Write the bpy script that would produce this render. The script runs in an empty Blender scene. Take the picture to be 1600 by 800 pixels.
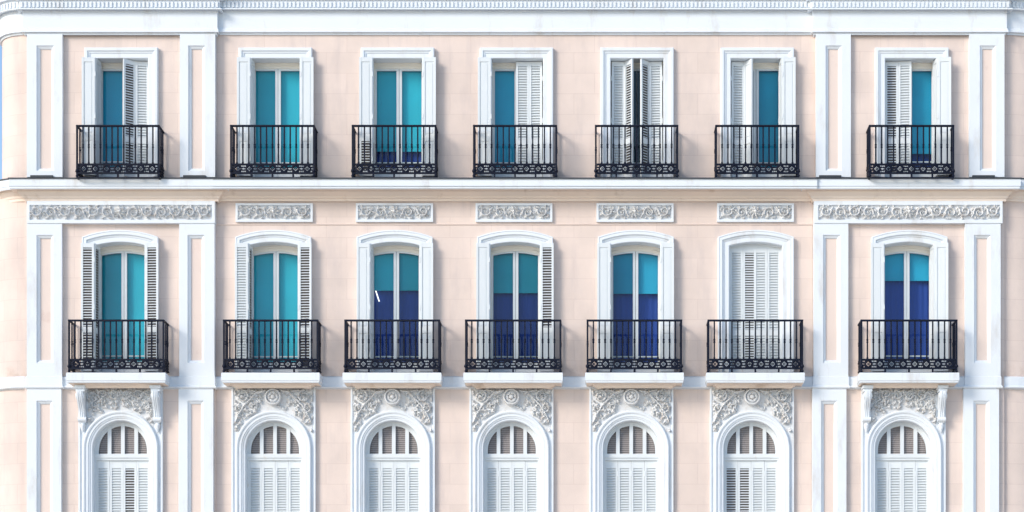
import bpy, bmesh, math, random
import numpy as np
from mathutils import Vector, Matrix
random.seed(7)
rad = math.radians

# ------------------------------------------------------------------ camera
S = 75.0            # photograph pixels per metre on the wall plane
D = 42.0            # distance camera - wall
VX, VY = 939.0, 1150.0   # principal point of the photograph
CX, CZ = (VX - 800) / S, 1.6
C = bpy.context.scene.collection
sc = bpy.context.scene
cam_d = bpy.data.cameras.new('camera')
cam = bpy.data.objects.new('camera', cam_d); C.objects.link(cam)
cam.location = (CX, -D, CZ); cam.rotation_euler = (rad(90), 0, 0)
cam_d.sensor_width = 36.0
cam_d.lens = 36.0 * D / (1600 / S)
cam_d.shift_x = (800 - VX) / 1600.0
cam_d.shift_y = (VY - 400) / 1600.0
cam_d.clip_end = 3000
sc.camera = cam

# ------------------------------------------------------------------ light
SUN_EL, SUN_AZ = 27.0, -50.0      # azimuth: degrees from the facade's outward normal, minus = left
w = bpy.data.worlds.new('World'); sc.world = w; w.use_nodes = True
nt = w.node_tree; nt.nodes.clear()
sky = nt.nodes.new('ShaderNodeTexSky'); sky.sky_type = 'NISHITA'; sky.sun_disc = False
sky.sun_elevation = rad(SUN_EL); sky.sun_rotation = rad(180 - SUN_AZ)
sky.air_density = 1.0; sky.dust_density = 0.6; sky.ozone_density = 1.6
bg = nt.nodes.new('ShaderNodeBackground'); bg.inputs['Strength'].default_value = 0.15
wo = nt.nodes.new('ShaderNodeOutputWorld')
nt.links.new(sky.outputs[0], bg.inputs[0]); nt.links.new(bg.outputs[0], wo.inputs[0])
sd = bpy.data.lights.new('sun', 'SUN'); sd.energy = 1.75; sd.angle = rad(20); sd.color = (1.0, 0.90, 0.78)
sun = bpy.data.objects.new('sun', sd); C.objects.link(sun)
a = rad(SUN_AZ); e = rad(SUN_EL)
to_sun = Vector((math.sin(a) * math.cos(e), -math.cos(a) * math.cos(e), math.sin(e)))
sun.rotation_euler = to_sun.to_track_quat('Z', 'Y').to_euler()
sun.location = to_sun * 60
sc.view_settings.view_transform = 'Standard'; sc.view_settings.look = 'None'
sc.view_settings.exposure = 0.64; sc.view_settings.gamma = 1; sc.view_settings.use_curve_mapping = False
sc.cycles.max_bounces = 8; sc.cycles.transparent_max_bounces = 8

# ------------------------------------------------------------------ measuring helpers
def X(px, y=0.0): return CX + (px - VX) / S * (D + y) / D      # real x of something seen at px at depth y
def Z(py, y=0.0): return CZ + (VY - py) / S * (D + y) / D

# ------------------------------------------------------------------ materials
def new_mat(name):
    m = bpy.data.materials.new(name); m.use_nodes = True
    return m, m.node_tree.nodes, m.node_tree.links, m.node_tree.nodes['Principled BSDF']
def paint(name, col, rough=.6, var=.05, scale=3.0, bump=.0, bscale=60, dirt=None, dscale=1.5, dlo=.55, dhi=.75, streak=1.0, metal=0):
    m, N, L, P = new_mat(name)
    P.inputs['Roughness'].default_value = rough; P.inputs['Metallic'].default_value = metal
    tc = N.new('ShaderNodeTexCoord')
    n1 = N.new('ShaderNodeTexNoise'); n1.inputs['Scale'].default_value = scale; n1.inputs['Detail'].default_value = 6
    L.new(tc.outputs['Object'], n1.inputs['Vector'])
    mx = N.new('ShaderNodeMix'); mx.data_type = 'RGBA'
    lo = [c * (1 - var * 2) for c in col]; hi = [min(1, c * (1 + var)) for c in col]
    mx.inputs['A'].default_value = (*lo, 1); mx.inputs['B'].default_value = (*hi, 1)
    L.new(n1.outputs['Fac'], mx.inputs['Factor'])
    out = mx.outputs['Result']
    if dirt:
        mp = N.new('ShaderNodeMapping'); mp.inputs['Scale'].default_value = (1, 1, streak)
        L.new(tc.outputs['Object'], mp.inputs['Vector'])
        n2 = N.new('ShaderNodeTexNoise'); n2.inputs['Scale'].default_value = dscale; n2.inputs['Detail'].default_value = 8; n2.inputs['Roughness'].default_value = .65
        L.new(mp.outputs[0], n2.inputs['Vector'])
        mr = N.new('ShaderNodeMapRange'); mr.inputs['From Min'].default_value = dlo; mr.inputs['From Max'].default_value = dhi
        L.new(n2.outputs['Fac'], mr.inputs['Value'])
        m2 = N.new('ShaderNodeMix'); m2.data_type = 'RGBA'
        L.new(mr.outputs[0], m2.inputs['Factor']); L.new(out, m2.inputs['A']); m2.inputs['B'].default_value = (*dirt, 1)
        out = m2.outputs['Result']
    L.new(out, P.inputs['Base Color'])
    if bump:
        nb = N.new('ShaderNodeTexNoise'); nb.inputs['Scale'].default_value = bscale; nb.inputs['Detail'].default_value = 4
        L.new(tc.outputs['Object'], nb.inputs['Vector'])
        b = N.new('ShaderNodeBump'); b.inputs['Strength'].default_value = bump; b.inputs['Distance'].default_value = .01
        L.new(nb.outputs['Fac'], b.inputs['Height']); L.new(b.outputs[0], P.inputs['Normal'])
    return m

def stucco(name, col, joint, dirt):
    """painted render lined out in large courses, with blotches and rain streaks"""
    m, N, L, P = new_mat(name)
    P.inputs['Roughness'].default_value = .85
    tc = N.new('ShaderNodeTexCoord')
    sep = N.new('ShaderNodeSeparateXYZ'); L.new(tc.outputs['Object'], sep.inputs[0])
    # run the coursing round the corners: x - y along the wall, z up
    sub = N.new('ShaderNodeMath'); sub.operation = 'SUBTRACT'; L.new(sep.outputs['X'], sub.inputs[0]); L.new(sep.outputs['Y'], sub.inputs[1])
    cmb = N.new('ShaderNodeCombineXYZ'); L.new(sub.outputs[0], cmb.inputs['X']); L.new(sep.outputs['Z'], cmb.inputs['Y'])
    br = N.new('ShaderNodeTexBrick'); br.inputs['Scale'].default_value = 1.0
    br.inputs['Brick Width'].default_value = .86; br.inputs['Row Height'].default_value = .428
    br.inputs['Mortar Size'].default_value = .008; br.inputs['Mortar Smooth'].default_value = .6; br.inputs['Bias'].default_value = 0
    br.inputs['Color1'].default_value = (*col, 1)
    br.inputs['Color2'].default_value = (*[c * .95 for c in col], 1)
    br.inputs['Mortar'].default_value = (*joint, 1)
    L.new(cmb.outputs[0], br.inputs['Vector'])
    n1 = N.new('ShaderNodeTexNoise'); n1.inputs['Scale'].default_value = .9; n1.inputs['Detail'].default_value = 8; n1.inputs['Roughness'].default_value = .6
    L.new(tc.outputs['Object'], n1.inputs['Vector'])
    mr = N.new('ShaderNodeMapRange'); mr.inputs['From Min'].default_value = .3; mr.inputs['From Max'].default_value = .7
    mr.inputs['To Min'].default_value = .90; mr.inputs['To Max'].default_value = 1.05
    L.new(n1.outputs['Fac'], mr.inputs['Value'])
    hs = N.new('ShaderNodeHueSaturation'); L.new(br.outputs['Color'], hs.inputs['Color']); L.new(mr.outputs[0], hs.inputs['Value'])
    mp = N.new('ShaderNodeMapping'); mp.inputs['Scale'].default_value = (2.2, 2.2, .5)
    L.new(tc.outputs['Object'], mp.inputs['Vector'])
    n2 = N.new('ShaderNodeTexNoise'); n2.inputs['Scale'].default_value = 1.3; n2.inputs['Detail'].default_value = 9; n2.inputs['Roughness'].default_value = .62
    L.new(mp.outputs[0], n2.inputs['Vector'])
    m2 = N.new('ShaderNodeMapRange'); m2.inputs['From Min'].default_value = .50; m2.inputs['From Max'].default_value = .8; m2.inputs['To Max'].default_value = .6
    L.new(n2.outputs['Fac'], m2.inputs['Value'])
    mx = N.new('ShaderNodeMix'); mx.data_type = 'RGBA'; L.new(m2.outputs[0], mx.inputs['Factor'])
    L.new(hs.outputs[0], mx.inputs['A']); mx.inputs['B'].default_value = (*dirt, 1)
    # splash-back grime just above the two ledges, and rust from the balcony feet
    out = mx.outputs['Result']
    for zb_, ht, colr, amt in ((Z(590), .42, (.40, .27, .20), .75), (Z(279), .25, (.45, .40, .38), .6)):
        up = N.new('ShaderNodeMapRange'); up.inputs['From Min'].default_value = zb_; up.inputs['From Max'].default_value = zb_ + ht
        up.inputs['To Min'].default_value = 1; up.inputs['To Max'].default_value = 0
        L.new(sep.outputs['Z'], up.inputs['Value'])
        be = N.new('ShaderNodeMath'); be.operation = 'GREATER_THAN'; L.new(sep.outputs['Z'], be.inputs[0]); be.inputs[1].default_value = zb_ - .05
        n3 = N.new('ShaderNodeTexNoise'); n3.inputs['Scale'].default_value = 2.6; n3.inputs['Detail'].default_value = 8; n3.inputs['Roughness'].default_value = .7
        L.new(tc.outputs['Object'], n3.inputs['Vector'])
        r3 = N.new('ShaderNodeMapRange'); r3.inputs['From Min'].default_value = .45; r3.inputs['From Max'].default_value = .7; r3.inputs['To Max'].default_value = amt
        L.new(n3.outputs['Fac'], r3.inputs['Value'])
        k1 = N.new('ShaderNodeMath'); k1.operation = 'MULTIPLY'; L.new(up.outputs[0], k1.inputs[0]); L.new(r3.outputs[0], k1.inputs[1])
        k2 = N.new('ShaderNodeMath'); k2.operation = 'MULTIPLY'; L.new(k1.outputs[0], k2.inputs[0]); L.new(be.outputs[0], k2.inputs[1])
        m3 = N.new('ShaderNodeMix'); m3.data_type = 'RGBA'; L.new(k2.outputs[0], m3.inputs['Factor']); L.new(out, m3.inputs['A']); m3.inputs['B'].default_value = (*colr, 1)
        out = m3.outputs['Result']
    L.new(out, P.inputs['Base Color'])
    nb = N.new('ShaderNodeTexNoise'); nb.inputs['Scale'].default_value = 45; nb.inputs['Detail'].default_value = 5
    L.new(tc.outputs['Object'], nb.inputs['Vector'])
    ad = N.new('ShaderNodeMath'); ad.operation = 'MULTIPLY_ADD'; L.new(br.outputs['Fac'], ad.inputs[0]); ad.inputs[1].default_value = -.6
    L.new(nb.outputs['Fac'], ad.inputs[2])
    b = N.new('ShaderNodeBump'); b.inputs['Strength'].default_value = .35; b.inputs['Distance'].default_value = .006
    L.new(ad.outputs[0], b.inputs['Height']); L.new(b.outputs[0], P.inputs['Normal'])
    return m

PINK = (.75, .633, .572)
M = {}
M['wall'] = stucco('pink_render', PINK, (.665, .55, .50), (.52, .45, .44))
M['pink_panel'] = paint('pink_panel_paint', PINK, .8, .03, 2.0, .25, 50, dirt=(.62, .47, .42), dlo=.6, dhi=.8)
M['trim'] = paint('white_trim', (.735, .79, .845), .65, .025, 1.8, .18, 40, dirt=(.52, .50, .47), dscale=2.6, dlo=.55, dhi=.85, streak=.3)
M['cream'] = paint('cream_moulding', (.88, .76, .66), .7, .04, 2.4, .2, 40, dirt=(.55, .42, .32), dscale=2.2, dlo=.58, dhi=.8, streak=.6)  # cream tint stands in for warm ground bounce on undersides
M['relief'] = paint('carved_plaster', (.73, .75, .77), .8, .07, 9, .3, 70, dirt=(.42, .36, .32), dscale=9, dlo=.52, dhi=.78)
M['shutter'] = paint('shutter_paint', (.70, .75, .78), .45, .04, 3, .08, 30, dirt=(.6, .55, .47), dscale=6, dlo=.62, dhi=.8, streak=.4)
M['sash'] = paint('cream_sash_paint', (.80, .77, .70), .4, .03, 4)
M['iron'] = paint('black_wrought_iron', (.004, .008, .024), .6, .2, 12, .2, 80, dirt=(.03, .018, .014), dscale=14, dlo=.62, dhi=.8)
M['lead'] = paint('lead_flashing', (.045, .055, .07), .6, .2, 3)
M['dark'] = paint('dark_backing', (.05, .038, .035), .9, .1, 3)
M['louvre_back'] = paint('shaded_louvre_back', (.12, .10, .095), .9, .1, 3)  # dark tone painted for the shade in the slat gaps
M['slat'] = paint('weathered_slat_paint', (.40, .37, .37), .6, .06, 3, .08, 30)
M['paving'] = paint('pale_stone_paving', (.62, .53, .43), .85, .08, .6, .3, 8, dirt=(.33, .29, .26), dscale=.4)
M['roof'] = paint('roof_tile', (.35, .16, .10), .8, .1, 4, .3, 10)
def reflection_mat(name, col):  # mirrored sky and building tones painted on sheets behind the glass
    return paint(name, col, .75, .13, 1.3)
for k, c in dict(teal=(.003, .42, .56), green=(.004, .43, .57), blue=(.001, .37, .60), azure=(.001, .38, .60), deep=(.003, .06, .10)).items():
    M['blind_' + k] = reflection_mat('roller_blind_' + k, c)  # sky tones mirrored in the panes
M['curtain'] = reflection_mat('navy_glass_reflection', (.0002, .048, .34))  # navy stands for the dark building mirrored in the glass
M['iron'].node_tree.nodes['Principled BSDF'].inputs['Specular IOR Level'].default_value = .2
m, N, L, P = new_mat('window_glass'); N.remove(P)
fr = N.new('ShaderNodeFresnel'); fr.inputs['IOR'].default_value = 1.45
tr = N.new('ShaderNodeBsdfTransparent'); tr.inputs['Color'].default_value = (.93, .97, .97, 1)
gl = N.new('ShaderNodeBsdfGlossy'); gl.inputs['Roughness'].default_value = .03
tcn = N.new('ShaderNodeTexCoord'); nn = N.new('ShaderNodeTexNoise'); nn.inputs['Scale'].default_value = 1.4
bb = N.new('ShaderNodeBump'); bb.inputs['Strength'].default_value = .05; bb.inputs['Distance'].default_value = .05
L.new(tcn.outputs['Object'], nn.inputs['Vector']); L.new(nn.outputs['Fac'], bb.inputs['Height']); L.new(bb.outputs[0], gl.inputs['Normal'])
ms = N.new('ShaderNodeMixShader'); L.new(fr.outputs[0], ms.inputs[0]); L.new(tr.outputs[0], ms.inputs[1]); L.new(gl.outputs[0], ms.inputs[2])
L.new(ms.outputs[0], N['Material Output'].inputs['Surface']); M['glass'] = m
m, N, L, P = new_mat('lamp_glow'); P.inputs['Emission Color'].default_value = (1, .97, .9, 1); P.inputs['Emission Strength'].default_value = 1.1  # emission stands in for a mirrored glint
M['lamp'] = m  # glow painted for a mirrored glint

# ------------------------------------------------------------------ mesh helpers
class MB:
    def __init__(s): s.v = []; s.f = []; s.m = []; s.mi = 0
    def add(s, vs, fs):
        o = len(s.v); s.v += [tuple(v) for v in vs]; s.f += [tuple(i + o for i in f) for f in fs]; s.m += [s.mi] * len(fs)
    def box(s, x0, x1, y0, y1, z0, z1):
        s.add([(x0, y0, z0), (x1, y0, z0), (x1, y1, z0), (x0, y1, z0), (x0, y0, z1), (x1, y0, z1), (x1, y1, z1), (x0, y1, z1)],
              [(0, 3, 2, 1), (4, 5, 6, 7), (0, 1, 5, 4), (1, 2, 6, 5), (2, 3, 7, 6), (3, 0, 4, 7)])
    def pbox(s, px0, px1, py0, py1, yf, yb):      # box whose front face is measured in the photograph
        s.box(X(px0, yf), X(px1, yf), yf, yb, Z(py1, yf), Z(py0, yf))
    def grid(s, rows, closed=False):              # rows of equal length
        n = len(rows[0]); vs = [p for r in rows for p in r]; fs = []
        for i in range(len(rows) - 1):
            for j in range(n - 1 + (1 if closed else 0)):
                k = (j + 1) % n
                fs.append((i * n + j, i * n + k, (i + 1) * n + k, (i + 1) * n + j))
        s.add(vs, fs)
    def prism_x(s, poly, x0, x1):                 # poly of (y,z)
        n = len(poly)
        s.add([(x0, y, z) for y, z in poly] + [(x1, y, z) for y, z in poly],
              [tuple(range(n)), tuple(range(2 * n - 1, n - 1, -1))] + [(i, i + n, (i + 1) % n + n, (i + 1) % n) for i in range(n)])
    def tube(s, pts, r, n=6):
        rows = []
        for i, p in enumerate(pts):
            p = Vector(p); q = Vector(pts[min(i + 1, len(pts) - 1)]) - Vector(pts[max(i - 1, 0)]); q.normalize()
            u = q.cross(Vector((0, 1, 0)));
            if u.length < .01: u = q.cross(Vector((0, 0, 1)))
            u.normalize(); v = q.cross(u)
            rr = r[i] if isinstance(r, (list, tuple)) else r
            rows.append([p + (u * math.cos(t) + v * math.sin(t)) * rr for t in [2 * math.pi * k / n for k in range(n)]])
        s.grid(rows, True)
        s.add(rows[0], [tuple(range(n))]); s.add(rows[-1], [tuple(range(n))])
    def lathe_y(s, cx, cz, prof, n=24):           # prof of (radius, y) about an axis along y
        s.grid([[(cx + r * math.cos(2 * math.pi * k / n), y, cz + r * math.sin(2 * math.pi * k / n)) for k in range(n)] for r, y in prof], True)
    def lathe_z(s, cx, cy, prof, n=8):
        s.grid([[(cx + r * math.cos(2 * math.pi * k / n), cy + r * math.sin(2 * math.pi * k / n), z) for k in range(n)] for r, z in prof], True)
    def mesh(s, name, mats, smooth=False, bevel=0):
        me = bpy.data.meshes.new(name); me.from_pydata(s.v, [], s.f)
        for m in (mats if isinstance(mats, (list, tuple)) else [mats]): me.materials.append(m)
        if isinstance(mats, (list, tuple)): me.polygons.foreach_set('material_index', s.m)
        bm = bmesh.new(); bm.from_mesh(me)
        bmesh.ops.remove_doubles(bm, verts=bm.verts, dist=1e-5)
        bmesh.ops.recalc_face_normals(bm, faces=bm.faces)
        if bevel:
            es = [x for x in bm.edges if len(x.link_faces) == 2 and x.calc_face_angle(0) > .7]
            bmesh.ops.bevel(bm, geom=es, offset=bevel, segments=1, affect='EDGES', clamp_overlap=True)
        bm.to_mesh(me); bm.free()
        if smooth: me.polygons.foreach_set('use_smooth', [True] * len(me.polygons))
        return me
    def build(s, name, mats, parent=None, **kw): return link(name, s.mesh(name, mats, **kw), parent)
def link(name, me, parent=None, loc=(0, 0, 0), rz=0, label=None):
    o = bpy.data.objects.new(name, me); C.objects.link(o); o.parent = parent
    o.location = loc; o.rotation_euler = (0, 0, rz)
    if label: o['label'] = label
    return o
def empty(name, parent=None, loc=(0, 0, 0), label=None):
    o = bpy.data.objects.new(name, None); C.objects.link(o); o.parent = parent; o.location = loc
    if label: o['label'] = label
    o.empty_display_size = .3
    return o

# ------------------------------------------------------------------ ground
g = MB(); g.add([(-600, -600, 0), (600, -600, 0), (600, 600, 0), (-600, 600, 0)], [(0, 1, 2, 3)])
go = g.build('plaza_ground', M['paving']); go['kind'] = 'structure'

# ------------------------------------------------------------------ the building
B = empty('corner_building', None, (0, 0, 0))
B['label'] = 'pink and white stuccoed residential building with rows of balconied French windows'
B['category'] = 'building'

XL, XR = X(40), X(1568)              # where the rounded corners begin
RL, RR = .95, 1.9
RLT = .655                            # top storey corner on the left is a little tighter
BD = 12.0                            # depth of the house
BAY_L = (42, 336); BAY_R = (1274, 1568)
E = .07                              # end bays stand this far forward
PIL = .17                            # pilaster face

# windows: (centre of the surround at its front, row) and openings
W1c = [189, 430, 621, 807, 995.5, 1183.5, 1425]
W2c = [187.5, 427, 616.5, 804.5, 993.5, 1181, 1421]
W3c = [188, 427, 613.5, 799, 986.5, 1175, 1412]
HW = .55                             # half opening width rows 1-2
HW3 = 44 / S
YF = -.08                            # surround front
def bay(i): return i in (0, 6)
def yo(i): return -E if bay(i) else 0.0

ROW1_TOP, ROW1_BOT = Z(91, -.08), Z(279, 0)
# wall sheets with rectangular holes (the surrounds and their reveals fill them)
def wall_sheet(mb, x0, x1, z0, z1, y, holes):
    holes = sorted(holes)
    x = x0
    for hx0, hx1, hz0, hz1 in holes:
        if hx0 > x: mb.box(x, hx0, y, y + .25, z0, z1)
        if hz0 > z0: mb.box(hx0, hx1, y, y + .25, z0, hz0)
        if hz1 < z1: mb.box(hx0, hx1, y, y + .25, hz1, z1)
        x = hx1
    if x < x1: mb.box(x, x1, y, y + .25, z0, z1)
def hole(cpx, yo_, half, ztop, zbot): 
    c = X(cpx, yo_ + YF); return (c - half, c + half, zbot, ztop)
FZ = {1: Z(279, 0), 2: Z(584, 0), 3: Z(945, 0)}
def holes(row, idx):
    r = []
    for i in idx:
        y = yo(i)
        if row == 1: r.append(hole(W1c[i], y, HW + .10, Z(91, YF) + .10, FZ[1]))
        if row == 2: r.append(hole(W2c[i], y, HW + .10, Z(373, YF), FZ[2]))
        if row == 3: r.append(hole(W3c[i], y, HW3 + .1, Z(640, YF), FZ[3]))
    return r
ztop, z12, z23 = Z(52, 0), Z(292, 0), Z(598, 0)
mb = MB()
xa, xb = X(336, -.1), X(1274, -.1)
for row, z0, z1 in ((1, z12, ztop + 1.2), (2, z23, z12), (3, 0, z23)):
    wall_sheet(mb, xa, xb, z0, z1, 0, holes(row, range(1, 6)))
mb.build('wall', M['wall'], B, )
for i, (p0, p1) in ((0, BAY_L), (6, BAY_R)):
    mb = MB()
    x0, x1 = (XL, xa) if i == 0 else (xb, XR)
    for row, z0, z1 in ((1, z12, ztop + 1.2), (2, z23, z12), (3, 0, z23)):
        wall_sheet(mb, x0, x1, z0, z1, -E, holes(row, [i]))
    mb.build('wall', M['wall'], B)
# rounded corners and the rest of the shell
def arc_pts(side, R, o, n=20, tail=True):
    pts = []
    for k in range(n + 1):
        t = rad(90) * k / n
        if side < 0: pts.append((XL - (R + o) * math.sin(t), R - (R + o) * math.cos(t)))
        else: pts.append((XR + (R + o) * math.sin(t), R - (R + o) * math.cos(t)))
    if tail: pts.append((pts[-1][0], BD))
    return pts
def sweep_corner(mb, side, R, prof):        # prof: (o, z)
    mb.grid([[(x, y, z) for x, y in arc_pts(side, R, o)] for o, z in prof])
for side, R, z0, z1 in ((-1, RL, 0, z12), (-1, RLT, z12, ztop + 1.2), (1, RR, 0, ztop + 1.2)):
    mb = MB(); sweep_corner(mb, side, R, [(0, z0), (0, z1)])
    me = mb.mesh('curved_wall', M['wall'], smooth=True); link('curved_wall', me, B)
mb = MB(); mb.box(XL - RLT, XR + RR, BD, BD + .3, 0, ztop + 1.2); mb.build('wall', M['wall'], B)
mb = MB()
zr = ztop + 1.2
mb.add([(XL - .7, -.3, zr), (XR + RR, -.3, zr), (XR + RR, BD + .3, zr), (XL - .7, BD + .3, zr), (XL + 4, BD / 2, zr + 1.6), (XR - 3, BD / 2, zr + 1.6)],
       [(0, 1, 5, 4), (1, 2, 5), (2, 3, 4, 5), (3, 0, 4), (0, 3, 2, 1)])
mb.build('roof', M['roof'], B)
# floor slabs behind the facade so nothing shines through between storeys
mb = MB()
for py in (292, 598): mb.box(XL, XR, .27, 3, Z(py) - .1, Z(py) + .1)
mb.build('floor_slab', M['dark'], B)

# ------------------------------------------------------------------ cornices and string courses
def sweep_bay(mb, x0, x1, base, prof, back=.0):     # base = y of the plane; prof (o, z); returns at both ends
    mb.grid([[(x0 - o, back, z), (x0 - o, base - o, z), (x1 + o, base - o, z), (x1 + o, back, z)] for o, z in prof])
def sweep_flat(mb, x0, x1, prof):
    mb.grid([[(x0, -o, z), (x1, -o, z)] for o, z in prof])
def zprof(pairs, base=0.0): return [(o, Z(py, base - o)) for o, py in pairs]
TOP = [(.0, -55), (.40, -50), (.40, -36), (.36, -33), (.33, -24), (.27, -18), (.25, -11), (.20, -9), (.18, -2), (.115, 0), (.115, 12.2), (.155, 12.6), (.165, 14), (.15, 15.2), (.065, 15.6),
       (.065, 19.5), (.055, 19.8), (.055, 44), (.068, 44.6), (.075, 47), (.082, 48), (.082, 50), (.04, 50.6), (.03, 54.5), (.0, 55)]
MID = [(.0, 278.8), (.46, 278.6), (.46, 290.5), (.435, 291), (.44, 294), (.42, 295.6), (.25, 296.2), (.24, 299.5), (.215, 301), (.17, 303.5), (.12, 306), (.10, 309), (.06, 311), (.05, 314.5), (.0, 315)]
BAND = [(.0, 588), (.055, 589.5), (.055, 602.5), (.07, 603), (.08, 604.5), (.07, 606), (.02, 607.5), (.0, 608.5)]
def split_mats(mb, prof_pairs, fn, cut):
    """warm ground bounce painted cream on the undersides of the mid cornice, white above"""
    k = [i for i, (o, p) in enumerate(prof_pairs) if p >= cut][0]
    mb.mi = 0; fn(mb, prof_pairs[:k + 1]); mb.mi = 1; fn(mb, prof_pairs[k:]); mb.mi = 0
TC = [M['trim'], M['cream']]
# top entablature
def dentils(mb, x0, x1, base):
    n = int((x1 - x0) / .084)
    for k in range(n):
        x = x0 + (k + .25) * (x1 - x0) / n
        yy = base - .15
        mb.box(x, x + .045, yy, base - .09, Z(11.2, yy), Z(2.5, yy))
for (x0, x1, base, kind) in ((xa, xb, 0, 'flat'), (X(41, -.1), X(336.5, -.1), -E - .05, 'bay'), (X(1273.5, -.1), X(1568, -.1), -E - .05, 'bay')):
    mb = MB()
    if kind == 'flat': sweep_flat(mb, x0, x1, zprof(TOP, base))
    else: sweep_bay(mb, x0, x1, base, zprof(TOP, base))
    dentils(mb, x0 - (.1 if kind == 'bay' else 0), x1 + (.1 if kind == 'bay' else 0), base)
    mb.build('cornice', TC, B)
def corner_dentils(mb, side, R):
    k = 0; t = .04
    while t < 1.5:
        o = .14; dt = .045 / (R + o)
        q = []
        for oo in (.09, .14):
            for tt in (t, t + dt):
                sx = -1 if side < 0 else 1; x0 = XL if side < 0 else XR
                q.append((x0 + sx * (R + oo) * math.sin(tt), R - (R + oo) * math.cos(tt)))
        z0, z1 = Z(11.2, -.14), Z(2.5, -.14)
        mb.add([(x, y, z) for z in (z0, z1) for x, y in q], [(0, 1, 3, 2), (4, 6, 7, 5), (2, 3, 7, 6), (0, 2, 6, 4), (1, 5, 7, 3)])
        t += .084 / (R + o)
for side, R in ((-1, RLT), (1, RR)):
    mb = MB(); sweep_corner(mb, side, R, zprof(TOP)); corner_dentils(mb, side, R); mb.build('cornice', TC, B)
# mid cornice with its dark lead flashing
FL = [(.0, 277.4), (.475, 277.3), (.485, 277.4), (.485, 279.4), (.45, 279.5)]
mids = [('flat', xa, xb, 0), ('bay', X(40, -.2), X(338, -.2), -E - .06), ('bay', X(1272, -.2), X(1570, -.2), -E - .06)]
for kind, x0, x1, base in mids:
    f = (lambda mb, pr: sweep_flat(mb, x0, x1, zprof(pr, base))) if kind == 'flat' else (lambda mb, pr: sweep_bay(mb, x0, x1, base, zprof([(max(o - .2, 0) if False else o * .62, p) for o, p in pr], base)))
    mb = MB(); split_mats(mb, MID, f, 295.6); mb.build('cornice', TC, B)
    mb = MB(); f(mb, FL); mb.build('flashing', M['lead'], B)
for side, R in ((-1, RLT), (1, RR)):
    f = lambda mb, pr: sweep_corner(mb, side, R, zprof([(o * .55, p) for o, p in pr]))
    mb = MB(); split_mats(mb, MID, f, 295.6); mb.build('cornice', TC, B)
    mb = MB(); f(mb, FL); mb.build('flashing', M['lead'], B)
# string course between second and third row
mb = MB(); sweep_flat(mb, xa, xb, zprof(BAND)); mb.build('string_course', M['trim'], B)
for i, (a0, a1) in ((0, (42, 336)), (6, (1271, 1563))):
    mb = MB(); sweep_flat(mb, X(a0), X(a1), [(o + E, z) for o, z in zprof(BAND, -E)]); mb.build('string_course', M['trim'], B)
for side, R in ((-1, RL), (1, RR)):
    mb = MB(); sweep_corner(mb, side, R, zprof(BAND)); mb.build('string_course', M['trim'], B)
# thin ledge line under the frieze panels of the middle
mb = MB(); sweep_flat(mb, xa, xb, zprof([(0, 349.3), (.018, 349.6), (.018, 351), (0, 351.4)])); mb.build('moulding', M['pink_panel'], B)

# ------------------------------------------------------------------ pilasters
def pilaster(px0, px1, py0, py1, ix0, ix1, iy0, iy1):
    """raised panel frame: outer block, bevelled step down to a pink sunk panel"""
    yf = -PIL; p = empty('pilaster', B)
    x0, x1 = X(px0, yf), X(px1, yf); z0, z1 = Z(py1, yf), Z(py0, yf)
    a0, a1 = X(ix0 - 5, yf), X(ix1 + 5, yf); c1, c0 = Z(iy0 - 5, yf), Z(iy1 + 5, yf)
    b0, b1 = X(ix0, yf), X(ix1, yf); d1, d0 = Z(iy0, yf), Z(iy1, yf)
    def R(x0, x1, z0, z1, y): return [(x0, y, z0), (x1, y, z0), (x1, y, z1), (x0, y, z1)]
    mb = MB()
    mb.grid([R(x0, x1, z0, z1, -.02), R(x0, x1, z0, z1, yf), R(a0, a1, c0, c1, yf), R(a0 + .012, a1 - .012, c0 + .012, c1 - .012, yf + .022),
             R(b0 - .012, b1 + .012, d0 - .012, d1 + .012, yf + .045), R(b0, b1, d0, d1, yf + .075)], True)
    mb.build('frame', M['trim'], p)
    mb = MB(); mb.add(R(b0 - .01, b1 + .01, d0 - .01, d1 + .01, yf + .071), [(0, 1, 2, 3)]); mb.build('panel', M['pink_panel'], p)
    return p
PR = [ # row1 / row2 / row3 : px0 px1 ix0 ix1
    (1, 42, 97.5, 62, 79), (1, 281, 336, 299, 315), (1, 1275, 1329.5, 1295, 1310), (1, 1514.5, 1569.5, 1536, 1551),
    (2, 42, 96.5, 62, 78), (2, 280, 335, 298, 314), (2, 1271.5, 1325.5, 1291, 1308), (2, 1508, 1563.5, 1527, 1543),
    (3, 42, 95.5, 62, 77), (3, 279, 333, 298, 313), (3, 1269.5, 1322.5, 1288, 1303), (3, 1505.5, 1561, 1526, 1541)]
for r, a0, a1, b0, b1 in PR:
    if r == 1:
        p = pilaster(a0, a1, 53, 276.5, b0, b1, 76, 262)
        mb = MB(); mb.pbox(a0 + 5, a1 - 15, 273.6, 276.5, -PIL - .04, -PIL + .01); mb.build('flashing', M['lead'], p)
    if r == 2:
        p = pilaster(a0, a1, 348, 589, b0, b1, 372, 562)
        mb = MB(); sweep_bay(mb, X(a0, -PIL), X(a1, -PIL), -PIL, zprof([(0, 588), (.012, 588.6), (.012, 602), (.03, 603), (.04, 604.5), (.03, 606.3), (0, 607.3)], -PIL)); mb.build('plinth', M['trim'], p)
    if r == 3: pilaster(a0, a1, 607.3, 1200, b0, b1, 631, 1150)

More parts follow.
